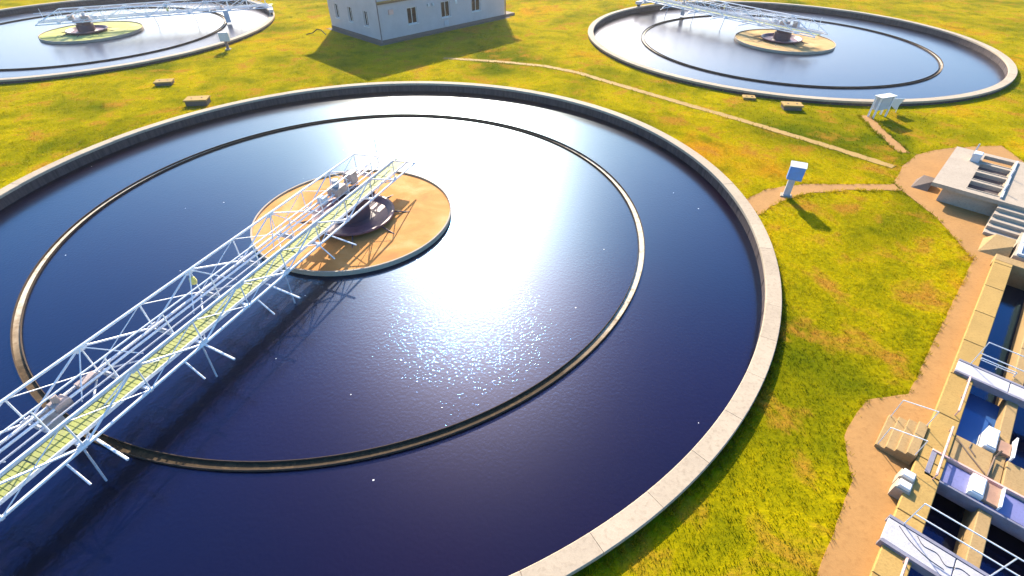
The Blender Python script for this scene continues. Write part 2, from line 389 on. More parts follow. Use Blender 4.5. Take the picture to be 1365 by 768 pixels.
def make_tank(center, pivot, label, scum_key, disc_off, ring_off):
    t = thing('clarifier_tank', label, 'settling tank', (*center, 0), 0, 'round clarifier tanks on the lawn')
    dup_me(wall_me, 'wall', t)
    for i in range(NSEG):
        dup_me(coping_src, 'coping_segment', t, (0, 0, random.uniform(-.006, .004)), i * da)
        dup_me(pil, 'wall_joint', t, (0, 0, 0), i * da)
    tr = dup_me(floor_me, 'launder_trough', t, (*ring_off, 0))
    dup_me(lip_o, 'outer_lip', tr); dup_me(lip_i, 'inner_lip', tr)
    fw = dup_me(fw_wall, 'feedwell', t, (*disc_off, 0))
    MB().lathe([(0, WATER - .1), (4.93, WATER - .1), (4.93, WATER + .16), (0, WATER + .16)], 96, close=False).build('scum_layer', scum_key, fw)
    off = (pivot[0] - center[0], pivot[1] - center[1], 0)
    dup_me(drum_me, 'centre_column', t, off); tray = dup_me(tray_me, 'turntable_tray', t, (off[0], off[1], .34))
    for i in range(8):
        a = i * math.pi / 4 + .2; ca, sa = math.cos(a), math.sin(a)
        MB().tube((1.9 * ca, 1.9 * sa, -.36), (3.0 * ca, 3.0 * sa, WATER - .24), .035, 6).build('tray_strut', 'dark_steel', tray)
    w = bpy.data.objects.new('water', water_me); C.objects.link(w); w.location = (*center, WATER); tag(w, kind='structure')
    return t
make_tank(T_MAIN, (-8.10, 22.12), 'large round concrete tank of dark blue water with orange scum in its middle well', 'scum_orange', (-.45, -.33), (-.1, -.34))
make_tank(T_RIGHT, (28.9, 58.3), 'round concrete tank with tan scum in its well, beside grey cabinet on white legs', 'scum_tan', (1.0, .5), (.2, -.5))
make_tank(T_LEFT, T_LEFT, 'round concrete tank with pale green scum in its middle well', 'scum_green', (.4, .2), (0, 0))

# ---------------------------------------------------------------- rotating scraper bridges
def make_bridge():
    t = thing('scraper_bridge', 'x', 'bridge', (0, 0, 0), 0, 'rotating scraper bridges over the clarifier tanks')
    zb, zt, w = 1.03, 2.10, 1.16
    bn = [19.3, 15.05, 10.8, 6.55, 2.3, -1.95]; tn = [17.2, 12.9, 8.7, 4.4, .2]
    for sy in (-1, 1):
        MB().tube((-4.1, sy * w, zb), (20.0, sy * w, zb), .05).build('bottom_chord', 'white_steel', t, True)
        MB().tube((-1.95, sy * w, zt), (19.3, sy * w, zt), .048).build('top_chord', 'white_steel', t, True)
        for b in bn: MB().tube((b, sy * w, zb), (b, sy * w, zt), .028, 6).build('truss_post', 'white_steel', t)
        for i, c in enumerate(tn):
            MB().tube((bn[i], sy * w, zb), (c, sy * w, zt), .034, 6).build('truss_diagonal', 'white_steel', t)
            MB().tube((bn[i + 1], sy * w, zb), (c, sy * w, zt), .034, 6).build('truss_diagonal', 'white_steel', t)
            MB().tube((c, sy * w, zb), (c, sy * w, zt), .024, 6).build('truss_post', 'white_steel', t)
            for q in (i, i + 1): MB().tube((c, sy * w, zb), (bn[q], sy * w, zt), .017, 6).build('counter_brace', 'white_steel', t)
            MB().tube((c, sy * w, zt), ((c + bn[i]) / 2, sy * w * .35, zb), .022, 6).build('knee_brace', 'white_steel', t)
            MB().tube((c, sy * w, zt), ((c + bn[i + 1]) / 2, sy * w * .35, zb), .022, 6).build('knee_brace', 'white_steel', t)
        MB().tube((-4.1, sy * w, zb), (-1.95, sy * w, zt), .034, 6).build('truss_diagonal', 'white_steel', t)
    for sy in (-1, 1):
        for x in bn: MB().box(x - .14, x + .14, sy * w - .012, sy * w + .012, zb - .05, zb + .16).build('gusset_plate', 'white_steel', t)
        for x in tn: MB().box(x - .16, x + .16, sy * w - .012, sy * w + .012, zt - .17, zt + .05).build('gusset_plate', 'white_steel', t)
    xs = sorted(bn + tn)
    for x in xs: MB().bar((x, -w, zb - .03), (x, w, zb - .03), .09, .12).build('cross_beam', 'white_steel', t)
    for i in range(len(xs) - 1):
        a, b = xs[i], xs[i + 1]; s = 1 if i % 2 else -1
        MB().tube((a, -s * w, zb - .04), (b, s * w, zb - .04), .028, 6).build('plan_brace', 'white_steel', t)
    # service pipes and cable trays along the far half
    for y, z, r, m in ((-.92, 1.22, .05, 'white_steel'), (-.74, 1.16, .04, 'white_steel'), (-.55, 1.30, .045, 'white_steel'), (-.36, 1.16, .035, 'grey_steel')):
        MB().tube((-3.8, y, z), (19.6, y, z), r, 6).build('service_pipe', m, t, True)
    for x in xs: MB().box(x - .03, x + .03, -1.0, -.3, zb + .05, zb + .12).build('pipe_support', 'grey_steel', t)
    # walkway grating in panels
    x = -4.0; k = 0
    p_src = None
    while x < 19.4:
        mb = MB(); L = 1.05
        mb.box(0, L - .02, .10, .80, 1.10, 1.125)
        for q in range(7): mb.box(.02 + q * .145, .145 + q * .145, .11, .79, 1.125, 1.14)
        if p_src is None:
            p_src = mb.build('deck_panel', 'deck_yellow', t); p_src.location = (x, 0, 0)
        else: inst(p_src, t, None, (x, random.uniform(-.01, .01), random.uniform(-.004, .004)), 'deck_panel')
        x += L; k += 1
    for y in (.07, .83): MB().box(-4.0, 19.5, y - .015, y + .015, 1.08, 1.20).build('kick_plate', 'white_steel', t)
    # hand rail on the walkway side
    MB().tube((-4.0, -.2, 2.0), (19.4, -.2, 2.0), .03, 6).build('hand_rail', 'white_steel', t)
    for x in xs: MB().tube((x, -.2, 1.08), (x, -.2, 2.0), .024, 6).build('rail_post', 'white_steel', t)
    # outriggers that carry the scum skimmer ropes
    for x in (3.6, 7.4, 10.75, 14.7, 18.2):
        MB().tube((x, .7, 1.0), (x + .2, 2.55, .92), .04, 6).build('outrigger', 'white_steel', t)
        MB().tube((x + .9, w, zb), (x + 1.0, w + .75, .55), .03, 6).build('outrigger', 'white_steel', t)
    for x in (13.0, 8.8, 4.6): MB().tube((x + 2.1, w, zb), (x + 2.3, w + .2, WATER - .2), .03, 6).build('scraper_hanger', 'grey_steel', t)
    # skimmer gear where the bridge crosses the launder
    g = MB().bbox(14.1, 14.55, -.9, -.5, 1.10, 1.36).build('skimmer_gearbox', 'pinkish', t)
    MB().tube((14.35, -.7, 1.36), (14.35, -.7, 1.62), .10, 10).build('motor', 'pinkish', g, True)
    MB().bbox(13.1, 13.7, -1.0, -.7, 1.10, 1.28).build('valve_box', 'pinkish', t)
    MB().box(14.36, 14.92, -1.2, -1.14, WATER + .1, 1.0).build('skimmer_plate', 'grey_steel', t)
    # drive and cabinets over the centre
    d = MB().lathe([(0, .86), (.95, .86), (.95, 1.0), (0, 1.0)], 32, close=False).build('slew_ring', 'dark_steel', t)
    c = MB().bbox(-1.0, -.5, -.95, -.45, 1.15, 1.72).build('control_cabinet', 'pinkish', t)
    MB().box(-1.02, -1.0, -.9, -.5, 1.22, 1.66).build('door', 'grey_steel', c)
    mtr = MB().bbox(.1, .9, -.95, -.35, 1.15, 1.55).build('drive_gearbox', 'pinkish', t)
    MB().tube((.5, -.65, 1.55), (.5, -.65, 1.9), .16, 12).build('motor', 'grey_steel', mtr, True)
    MB().bbox(1.4, 1.75, -.9, -.55, 1.15, 1.50).build('junction_box', 'cabinet_grey', t)
    MB().tube((-3.2, -.6, 1.1), (-3.2, -.6, 2.5), .03, 6).build('lamp_post', 'white_steel', t)
    lm = MB().tube((8.75, -w - .02, 1.98), (8.75, -w - .02, 1.80), .03, 6).build('work_lamp', 'grey_steel', t)
    MB().lathe([(0, 1.46), (.10, 1.48), (.13, 1.58), (.10, 1.74), (.05, 1.80), (0, 1.80)], 12, close=False).build('lamp_shade', 'lamp_yellow', lm).location = (8.75, -w - .02, 0)
    # end carriage on the rim
    e = MB().box(19.45, 19.95, -2.0, 2.0, .62, .94).build('end_carriage', 'grey_steel', t)
    for y in (-1.6, 1.6):
        MB().tube((19.60, y, .555), (19.80, y, .555), .25, 20).build('wheel', 'rubber', e, True)
    return t
br = make_bridge()
br['label'] = 'long white truss bridge with yellow green walkway over the orange scum well'
bR = copy_tree(br); bR['label'] = 'white truss bridge reaching the tank well with tan scum'
bL = copy_tree(br); bL['label'] = 'white truss bridge over the tank with pale green scum'
br.location = (*PIVOT, 0); br.rotation_euler = (0, 0, math.atan2(-math.cos(R_(20)), -math.sin(R_(20))))
bR.location = (28.9, 58.3, 0); bR.rotation_euler = (0, 0, R_(90 + 34))
bL.location = (*T_LEFT, 0); bL.rotation_euler = (0, 0, R_(90 - 66))

# ---------------------------------------------------------------- white building
def make_building():
    t = thing('white_building', 'long white two storey building with dark windows casting a shadow on the grass', 'building', (B_.x, B_.y, 0), TH)
    H, H1 = 6.35, 3.72                                   # local x along the long front, y to the back (0..BW); unseen upper storey added to lengthen the shadow
    th = .3
    ywin = [(2.5, .78), (5.5, .78), (8.25, .74)]         # short side windows (centre, width)
    xwin = [(4.15, 1.25), (8.7, 1.25), (13.25, 1.35)]
    def wall(axis, at0, at1, span, wins, rows):
        mb = MB()
        def seg(a, b, z0, z1):
            if axis == 'x': mb.box(a, b, at0, at1, z0, z1)
            else: mb.box(at0, at1, a, b, z0, z1)
        p = 0.0 if axis == 'x' else th
        lim = span if axis == 'x' else span - th
        for c, w in wins:
            seg(p, c - w / 2, 0, H); z = 0
            for z0, z1 in rows: seg(c - w / 2, c + w / 2, z, z0); z = z1
            seg(c - w / 2, c + w / 2, z, H); p = c + w / 2
        seg(p, lim, 0, H)
        return mb.build('wall', 'wall_white', t)
    XR, YR = [(1.30, 2.85), (4.5, 5.75)], [(1.30, 2.72), (4.5, 5.70)]
    wall('x', 0, th, BL, xwin, XR); wall('y', 0, th, BW, ywin, YR)
    MB().box(0, BL, BW - th, BW, 0, H).build('wall', 'wall_white', t)
    MB().box(BL - th, BL, th, BW - th, 0, H).build('wall', 'wall_white', t)
    def window(axis, c, w, z0, z1):
        def bx(mb, a, b, d0, d1, za, zb):
            return mb.box(a, b, d0, d1, za, zb) if axis == 'x' else mb.box(d0, d1, a, b, za, zb)
        fr = MB(); a, b = c - w / 2, c + w / 2; q = .06
        bx(fr, a, a + q, .12, .18, z0, z1); bx(fr, b - q, b, .12, .18, z0, z1); bx(fr, a + q, b - q, .12, .18, z0, z0 + q); bx(fr, a + q, b - q, .12, .18, z1 - q, z1)
        bx(fr, c - .03, c + .03, .125, .178, z0 + q, z1 - q)
        f = fr.build('window', 'window_frame', t)
        for s0, s1 in ((a + q, c - .03), (c + .03, b - q)):
            bx(MB(), s0, s1, .145, .155, z0 + q, z1 - q).build('pane', 'glass', f)
        bx(MB(), a - .08, b + .08, -.09, .11, z0 - .07, z0 - .003).build('sill', 'cabinet_white', f)
    for c, w in xwin:
        for z0, z1 in XR: window('x', c, w, z0, z1)
    for c, w in ywin:
        for z0, z1 in YR: window('y', c, w, z0, z1)
    MB().box(-.1, BL + .1, -.13, -.003, H1 - .16, H1).build('string_course', 'fascia', t)
    MB().box(-.1, BL + .1, -.16, -.003, H1 + .002, H1 + .1).build('ledge', 'yellow_concrete', t)
    pl = MB(); pl.box(-.05, BL + .05, -.05, -.002, 0, .32); pl.box(-.05, -.002, -.002, BW + .05, 0, .32); pl.box(BL + .002, BL + .05, -.002, BW + .05, 0, .32)
    pl.build('plinth', 'plinth', t)
    for x, y in ((-.07, -.07), (BL + .07, -.07)):
        MB().tube((x, y, .1), (x, y, H - .05), .06, 8).build('downpipe', 'drain', t, True)
    e = .5; z0, z1 = H, H + .16
    MB().box(-e, BL + e, -e, BW + e, H + .002, H + .06).build('soffit', 'fascia', t)
    fa = MB(); fa.box(-e - .03, BL + e + .03, -e - .03, -e - .001, H, z1); fa.box(-e - .03, BL + e + .03, BW + e + .001, BW + e + .03, H, z1)
    fa.box(-e - .03, -e - .001, -e - .001, BW + e + .001, H, z1); fa.box(BL + e + .001, BL + e + .03, -e - .001, BW + e + .001, H, z1); fa.build('fascia', 'fascia', t)
    rise = 1.75; yc = BW / 2; rx = 5.2
    roof = MB().add([(-e - .06, -e - .06, z1), (BL + e + .06, -e - .06, z1), (BL + e + .06, BW + e + .06, z1), (-e - .06, BW + e + .06, z1), (rx, yc, z1 + rise), (BL - rx, yc, z1 + rise)],
                    [(0, 1, 5, 4), (1, 2, 5), (2, 3, 4, 5), (3, 0, 4), (0, 3, 2, 1)]).build('roof', 'roof', t)
    for k in range(22):                                   # tile courses along the front slope
        f0 = k / 22.0; y = -e - .06 + (yc + e + .06) * f0; z = z1 + rise * f0
        xa = -e - .06 + (rx + e + .06) * f0; xb = BL + e + .06 - (rx + e + .06) * f0
        MB().box(xa + .02, xb - .02, y, y + .22, z + .0, z + .055).build('tile_course', 'roof', roof)
    MB().tube((rx, yc, z1 + rise + .03), (BL - rx, yc, z1 + rise + .03), .1, 8).build('ridge_cap', 'roof', roof)
    m = MB().bbox(1.2, 1.75, -.14, -.003, 2.55, 3.0, .02).build('meter_box', 'rail_pink', t)
    for x in (6.3, 6.9): MB().box(x - .12, x + .12, -.2, -.003, 2.68, 2.92).build('wall_lamp', 'cabinet_grey', t)
    MB().box(10.1, 10.35, -.1, -.003, 2.45, 2.95).build('vent', 'cabinet_white', t)
    MB().box(8.3, 8.9, -.12, -.06, .5, 1.0).build('grille', 'grey_steel', t)
    return t
make_building()
st = MB().bbox(0, 1.6, 0, 2.2, 0, .28).build('shadow_slab', 'plinth'); st.location = (B_.x + BD.x * (BL + .2), B_.y + BD.y * (BL + .2), 0); st.rotation_euler = (0, 0, TH)  # dark slab added where a shadow lies beside the building
tag(st, 'low dark slab in place of a shadow at the right end of the white building', 'step')
ap = MB(); ap.box(-.6, BL + .5, -.6, -.06, -.05, .012); ap.box(-.6, -.06, -.06, BW + .4, -.05, .012)
apo = ap.build('paved_apron', 'plinth'); apo.location = (B_.x, B_.y, 0); apo.rotation_euler = (0, 0, TH); tag(apo, kind='structure')
h = MB().path([(-22.6, 60.0, .05), (-22.0, 60.35, .12), (-21.4, 60.2, .5), (-20.9, 60.0, .5), (-20.3, 59.6, .1)], .05).build('hose', 'rubber'); tag(h, 'black hose lying on grass beside the white building', 'hose')

# ---------------------------------------------------------------- posts, cabinets, utility boxes
t = thing('control_post', 'blue control box with white hood on a grey pedestal at the path', 'control box', (14.85, 24.05, 0), R_(-25))
MB().bbox(-.28, .28, -.22, .22, 0, .08).build('base', 'pale_concrete', t)
MB().bbox(-.16, .16, -.12, .12, .08, 1.05).build('pedestal', 'grey_steel', t)
c = MB().box(-.30, .42, -.22, .22, 1.05, 1.78).build('box', 'cabinet_blue', t)
MB().box(-.22, .34, -.245, -.222, 1.12, 1.7).build('door', 'cabinet_blue', c)
MB().add([(-.33, -.27, 1.782), (.45, -.27, 1.782), (.45, .25, 1.782), (-.33, .25, 1.782), (-.33, -.27, 1.80), (.45, -.27, 1.80), (.45, .25, 1.90), (-.33, .25, 1.90)],
         [(0, 3, 2, 1), (4, 5, 6, 7), (0, 1, 5, 4), (1, 2, 6, 5), (2, 3, 7, 6), (3, 0, 4, 7)]).build('hood', 'cabinet_white', t)

t = thing('electrical_cabinet', 'grey cabinet on white legs beside the tank with tan scum', 'cabinet', (26.35, 35.7, 0), R_(20))
for x in (-.6, .6):
    for y in (-.2, .2): MB().box(x - .05, x + .05, y - .05, y + .05, 0, 1.45).build('leg', 'white_steel', t)
c = MB().bbox(-.53, .53, -.19, .19, .55, 1.42).build('body', 'cabinet_grey', t)
MB().box(-.45, .45, -.215, -.193, .62, 1.34).build('door', 'cabinet_grey', c)
MB().box(-.72, .72, -.32, .32, 1.452, 1.50).build('roof', 'cabinet_white', t)
t = thing('notice_board', 'tilted white board on two stakes beside the grey cabinet', 'board', (27.95, 36.5, 0), R_(10))
for x in (-.38, .28): MB().tube((x, 0, 0), (x, 0, .9), .03, 6).build('stake', 'white_steel', t)
MB().add([(-.5, -.05, .62), (.12, -.05, .22), (.5, -.05, 1.0), (-.42, -.05, 1.05), (-.5, -.02, .62), (.12, -.02, .22), (.5, -.02, 1.0), (-.42, -.02, 1.05)],
         [(0, 1, 2, 3), (7, 6, 5, 4), (0, 4, 5, 1), (1, 5, 6, 2), (2, 6, 7, 3), (3, 7, 4, 0)]).build('panel', 'cabinet_white', t)
t = thing('control_post', 'grey control box on a thin post beside the tank with pale green scum', 'control box', (-28.5, 53.9, 0), R_(15))
MB().box(-.25, .25, -.25, .25, 0, .1).build('base', 'pale_concrete', t); MB().box(-.12, .12, -.12, .12, .1, .8).build('pedestal', 'drain', t)
c = MB().bbox(-.45, .45, -.2, .2, .8, 1.6).build('box', 'cabinet_grey', t); MB().box(-.36, .36, -.225, -.202, .88, 1.5).build('door', 'cabinet_grey', c)

def utility_box(x, y, sx, sy, h, rz, label, lid_off=0.0):
    t = thing('utility_box', label, 'utility box', (x, y, 0), rz, 'concrete utility boxes in the lawn')
    MB().box(-sx / 2, sx / 2, -sy / 2, sy / 2, -.05, h).build('chamber', 'plinth', t)
    l = MB().bbox(-sx / 2 - .07, sx / 2 + .07, -sy / 2 - .07, sy / 2 + .07, h + .002, h + .10).build('lid', 'yellow_concrete', t)
    for q in (-.25, .25): MB().box(q * sx - .06, q * sx + .06, -.015, .015, h + .10, h + .13).build('lifting_eye', 'drain', l)
utility_box(-29.0, 43.0, 1.25, .8, .22, R_(12), 'small concrete box in the lawn beside the tank with green scum')
utility_box(-23.9, 38.3, 1.5, .9, .36, R_(8), 'larger concrete box beside the wall of the dark blue tank')
utility_box(20.85, 37.3, 1.25, .8, .28, R_(-8), 'concrete box near the tank with tan scum')
utility_box(18.5, 39.5, .8, .6, .08, R_(-12), 'flat concrete cover flush with grass near the tan scum tank')

# ---------------------------------------------------------------- inlet works: open channels beside the path
def frame(u, v, z=0.0): p = uvp(u, v); return (p[0], p[1], z)
def uvthing(name, label, cat, u, v, z=0.0, group=None): return thing(name, label, cat, frame(u, v, z), TH, group)
def ub(mb, u0, u1, v0, v1, z0, z1, b=None):              # box given in u, v (v to the right of u)
    return mb.box(u0, u1, -v1, -v0, z0, z1) if b is None else mb.bbox(u0, u1, -v1, -v0, z0, z1, b)
CT = .40
t = uvthing('inlet_channel', 'tan concrete inlet channels with dark water and dividing walls beside the path', 'channel', 0, 0)
u = -7.0; k = 0
while u < 15.2:                                           # left wall in cast bays, each with its coping
    L = min(2.2, 15.3 - u)
    ub(MB(), u + .004, u + L - .004, -.14, .42, -1.6, CT - .12).build('wall_bay', 'tan_concrete', t)
    ub(MB(), u + .006, u + L - .006, -.20, .45, CT - .118, CT, .02).build('coping', 'yellow_concrete', t)
    u += L
ub(MB(), 15.304, 15.9, -.2, 6.4, -1.6, CT - .01, .02).build('end_wall', 'tan_concrete', t)
ub(MB(), -7, 15.3, 6.2, 6.7, -1.6, CT).build('side_wall', 'tan_concrete', t)
u = -7.0
while u < 15.2:
    L = min(2.75, 15.3 - u)
    ub(MB(), u + .004, u + L - .004, 1.40, 1.70, -1.6, .28, .02).build('divider_wall', 'tan_concrete', t)
    u += L
ub(MB(), -7.0, 15.3, 3.1, 3.4, -1.6, .27).build('divider_wall', 'tan_concrete', t)
ub(MB(), -7.0, 15.3, .43, 6.2, -1.7, -1.6).build('channel_floor', 'dark_inside', t)
for a, b in ((2.34, 3.46),): ub(MB(), a, b, .452, 1.39, -.6, .36, .02).build('cross_slab', 'tan_concrete', t)
ub(MB(), 2.34, 3.46, 1.71, 3.09, -.6, .35, .02).build('cross_slab', 'tan_concrete', t)
cwl = MB().add([(-7, -.42, 0), (-7, -6.2, 0), (15.3, -6.2, 0), (15.3, -.42, 0)], [(0, 1, 2, 3)]).build('water', 'channel_water'); cwl.location = frame(0, 0, -.55); cwl.rotation_euler = (0, 0, TH); tag(cwl, kind='structure')
cwb = MB().add([(3.47, -.45, 0), (3.47, -1.40, 0), (6.3, -1.40, 0), (6.3, -.45, 0)], [(0, 1, 2, 3)]).build('water', 'blue_water'); cwb.location = frame(0, 0, -.12); cwb.rotation_euler = (0, 0, TH); tag(cwb, kind='structure')

def walkway(name, label, u0, u1, v0, v1, z, npan):
    t = uvthing(name, label, 'walkway', u0, v0, 0, 'grey walkways across the inlet channels')
    w = u1 - u0; L = (v1 - v0) / npan
    for i in range(npan): ub(MB(), .10, w - .10, i * L + .01, (i + 1) * L - .01, z - .10, z, .015).build('deck_panel', 'deck_grey', t)
    for a in (0.0, w - .09): ub(MB(), a, a + .09, 0, v1 - v0, z - .24, z + .015).build('edge_beam', 'edge_steel', t)
    return t
def guardrail(label, u, v0, v1, z, n, mat='white_steel', hts=(.55, 1.05)):
    t = uvthing('guardrail', label, 'railing', u, v0, z, 'white railings at the inlet channels')
    L = v1 - v0
    for i in range(n): MB().tube((0, -L * i / (n - 1), 0), (0, -L * i / (n - 1), hts[-1]), .016, 6).build('rail_post', mat, t)
    for hh in hts: MB().tube((0, 0, hh), (0, -L, hh), .017, 6).build('rail', mat, t)
    return t
walkway('walkway', 'grey walkway at the far end of the blue channel', 6.25, 7.02, -.12, 5.6, CT + .08, 4)
walkway('walkway', 'lavender grey walkway with thin dark cables lying on it', -1.72, -.80, -.30, 5.6, CT + .08, 4)
guardrail('white two bar railing on the walkway by the blue channel', 6.98, .2, 5.4, CT + .09, 4)
guardrail('white two bar railing above the cable strewn walkway', -.85, .02, 5.4, CT + .09, 4)
guardrail('short white railing bar low over the dark channel', 7.62, .43, 1.40, .27, 3, 'white_steel', (.12, .2))
def smooth_run(pts, n=8):
    out = []; P = [Vector(p) for p in pts]; P = [P[0]] + P + [P[-1]]
    for i in range(1, len(P) - 2):
        p0, p1, p2, p3 = P[i - 1:i + 3]
        for k in range(n):
            t = k / n; out.append(.5 * ((2 * p1) + (p2 - p0) * t + (2 * p0 - 5 * p1 + 4 * p2 - p3) * t * t + (3 * p1 - p0 - 3 * p2 + p3) * t ** 3))
    return out + [P[-2]]
for pts, lab in (([(-.98, -.05), (-1.22, .25), (-1.38, .62), (-1.42, 1.0)], 'thin dark cable lying slantwise across the lavender grey walkway'),
                 ([(-.95, .35), (-1.12, .52), (-1.10, .80), (-1.28, 1.02), (-1.12, 1.30), (-1.2, 1.6)], 'thin dark cable in a wavy line along the lavender grey walkway')):
    tag(MB().path([(*uvp(p.x, p.y), CT + .088) for p in smooth_run([(a, b) for a, b in pts])], .008, 6).build('cable', 'rubber'), lab, 'cable')
tag(MB().path([(*uvp(3.3, .5), .37), (*uvp(2.9, .85), .375), (*uvp(2.45, 1.3), .375)], .022, 6).build('conduit', 'pipe_rust'), 'long brown conduit running diagonally over the tan slab', 'pipe')
tag(MB().path([(*uvp(3.4, .85), .37), (*uvp(3.15, .83), .375), (*uvp(2.95, 1.0), .375)], .02, 6).build('conduit', 'pipe_rust'), 'short bent brown conduit on the tan slab', 'pipe')
tag(MB().path([(*uvp(3.44, 1.46), .60), (*uvp(3.3, 1.42), .38), (*uvp(2.4, 1.36), .375)], .025, 6).build('conduit', 'pipe_rust'), 'brown conduit rising to the white sluice box', 'pipe')

t = uvthing('covered_trough', 'violet metal covered trough with pale pink top edge between tan slab and dark channel', 'trough', 1.29, .08)
ub(MB(), .04, .96, .10, 5.2, -.1, .30).build('trough_body', 'edge_steel', t)
for i in range(4): ub(MB(), .10, .90, .12 + i * 1.27, .12 + (i + 1) * 1.27 - .02, .302, .34, .01).build('cover_sheet', 'cover_violet', t)
ub(MB(), .962, 1.04, -.02, 5.2, .1, .44, .01).build('upper_rim', 'rail_pink', t)
ub(MB(), -.04, .038, -.02, 5.2, .05, .40, .01).build('lower_rim', 'edge_steel', t)
ub(MB(), .04, .96, -.02, .098, .05, .42).build('end_plate', 'edge_steel', t)
t = uvthing('sluice_box', 'white sluice box with brown side panel standing on the violet trough', 'box', 1.42, 1.04, .342)
ub(MB(), 0, .74, 0, .32, 0, .16, .02).build('box', 'cabinet_white', t); ub(MB(), .06, .70, .04, .28, .162, .19).build('lid', 'cabinet_white', t)
ub(MB(), .02, .72, .33, .66, .0, .10, .01).build('side_panel', 'panel_brown', t)
ub(MB(), .0, .74, .662, .70, 0, .2).build('end_plate', 'white_steel', t)
t = uvthing('sluice_box', 'white sluice box standing at the edge of the blue channel', 'box', 3.5, 1.1, .0)
ub(MB(), .0, .95, 0, .29, -.2, .44, .02).build('box', 'cabinet_white', t); ub(MB(), .06, .88, .04, .25, .442, .47).build('lid', 'cabinet_white', t)
ub(MB(), .1, .62, .32, .62, .29, .40, .01).build('side_panel', 'panel_brown', t); ub(MB(), .0, .9, .64, .68, .29, .52).build('end_plate', 'white_steel', t)
for a, z, lab in ((.62, .0, 'pale square pedestal beside the trough end'), (.2, .0, 'pale square pedestal nearest the cable strewn walkway')):
    t = uvthing('pedestal', lab, 'pedestal', a, -.42, 0)
    ub(MB(), 0, .34, 0, .36, 0, .46, .02).build('block', 'pale_concrete', t); ub(MB(), .04, .30, .04, .32, .462, .56, .02).build('cap', 'cabinet_white', t)
# faded red handrails along the channel wall
for u0, u1, lab in ((-6.0, -1.85, 'faded red rail along the wall before the cable strewn walkway'), (1.2, 3.4, 'faded red rail along the wall beside the tan slab'), (4.2, 6.1, 'faded red rail along the wall beside the blue channel')):
    t = uvthing('guardrail', lab, 'railing', u0, .28, CT)
    n = 3; L = u1 - u0
    for i in range(n): MB().tube((L * i / (n - 1), 0, 0), (L * i / (n - 1), 0, .22), .02, 6).build('rail_post', 'rail_pink', t)
    MB().tube((0, 0, .22), (L, 0, .22), .03, 6).build('rail', 'rail_pink', t)
# steps from the path to the wall top
t = uvthing('concrete_steps', 'tan concrete steps with white handrails beside the channel wall', 'steps', 1.62, -1.15)
for i in range(4): ub(MB(), 0, 1.5, i * .23, .93, .03 + i * .11 if i else -.02, .03 + (i + 1) * .11, .01).build('step', 'tan_concrete', t)
for uu in (.06, 1.44):
    MB().tube((uu, -.05, .1), (uu, -.05, .95), .014, 6).build('rail_post', 'white_steel', t)
    MB().tube((uu, -.88, .44), (uu, -.88, 1.15), .014, 6).build('rail_post', 'white_steel', t)
    MB().tube((uu, -.05, .95), (uu, -.88, 1.15), .014, 6).build('hand_rail', 'white_steel', t)
# concrete valve chamber with four slots
t = uvthing('valve_chamber', 'raised pale concrete chamber with four dark slots in its top', 'chamber', 20.2, -3.8)
W_, L_ = 4.6, 6.2
bd = MB(); ub(bd, .25, L_, .55, W_, -.05, .40); ub(bd, .25, .50, .55, W_, .40, .80); ub(bd, .5, L_, .55, 1.40, .40, .80); ub(bd, .5, L_, 2.77, W_, .40, .80); bd.build('body', 'pale_concrete', t)
sl = [(.52 + k * 1.42, .52 + k * 1.42 + 1.10) for k in range(4)]
top = MB(); p = 0.0
for a, b in sl: ub(top, p, a, 1.42, 2.75, .802, 1.0); p = b
ub(top, p, L_ + .1, 1.42, 2.75, .802, 1.0); ub(top, 0, L_ + .1, 0, 1.42, .802, 1.0); ub(top, 0, L_ + .1, 2.75, W_ + .1, .802, 1.0)
top.build('top_slab', 'pale_concrete', t)
for a, b in sl:
    ub(MB(), a + .01, b - .01, 1.42, 2.75, .402, .43).build('slot_cover', 'dark_inside', t)
    ub(MB(), a - .06, a - .002, 1.40, 2.77, 1.002, 1.03).build('slot_lip', 'pale_concrete', t)
ub(MB(), .3, L_ - .2, 2.80, 2.88, 1.002, 1.10).build('guide_rail', 'grey_steel', t)
for a in (1.2, 3.4): MB().tube((a, -2.84, 1.1), (a, -2.84, 1.45), .03, 6).build('spindle', 'grey_steel', t)
ub(MB(), 4.4, 5.0, .9, 1.3, 1.002, 1.45, .03).build('actuator', 'cabinet_grey', t)
MB().tube((5.4, -.9, 1.0), (5.4, -.9, 1.7), .04, 6).build('vent_pipe', 'grey_steel', t)
t = uvthing('ladder_ramp', 'pale sloping concrete stairs beside the chamber with four slots', 'steps', 18.0, -.9)
for i in range(5): ub(MB(), .2 + i * .4, 2.4, 0, 1.5, .0 if i == 0 else .16 * i, .16 * (i + 1), .01).build('step', 'pale_concrete', t)
def wedge(name, label, u, v, lu, lv, h, mat):
    o = MB().add([(0, 0, 0), (lu, 0, 0), (lu, -lv, 0), (0, -lv, 0), (lu * .9, -lv * .3, h), (lu * .9, -lv * .95, h), (lu * .4, -lv * .95, h)],
                 [(0, 3, 2, 1), (0, 1, 4), (0, 4, 6), (0, 6, 3), (4, 5, 6), (1, 2, 5, 4), (2, 3, 6, 5)]).build(name, mat)
    o.location = frame(u, v, .02); o.rotation_euler = (0, 0, TH); return tag(o, label, 'rubble')
wedge('rubble_wedge', 'grey wedge of rubble at the corner of the slotted chamber', 21.2, -4.6, 1.3, .8, .4, 'plinth')
wedge('rubble_wedge', 'brown wedge of rubble on the path before the channel end', 16.3, -.8, 1.5, 1.1, .45, 'tan_concrete')
t = uvthing('inspection_hatch', 'grey framed hatch with blue glass at the channel end', 'hatch', 16.2, .35)
ub(MB(), 0, 2.6, 0, 3.0, -.05, .42).build('upstand', 'pale_concrete', t)
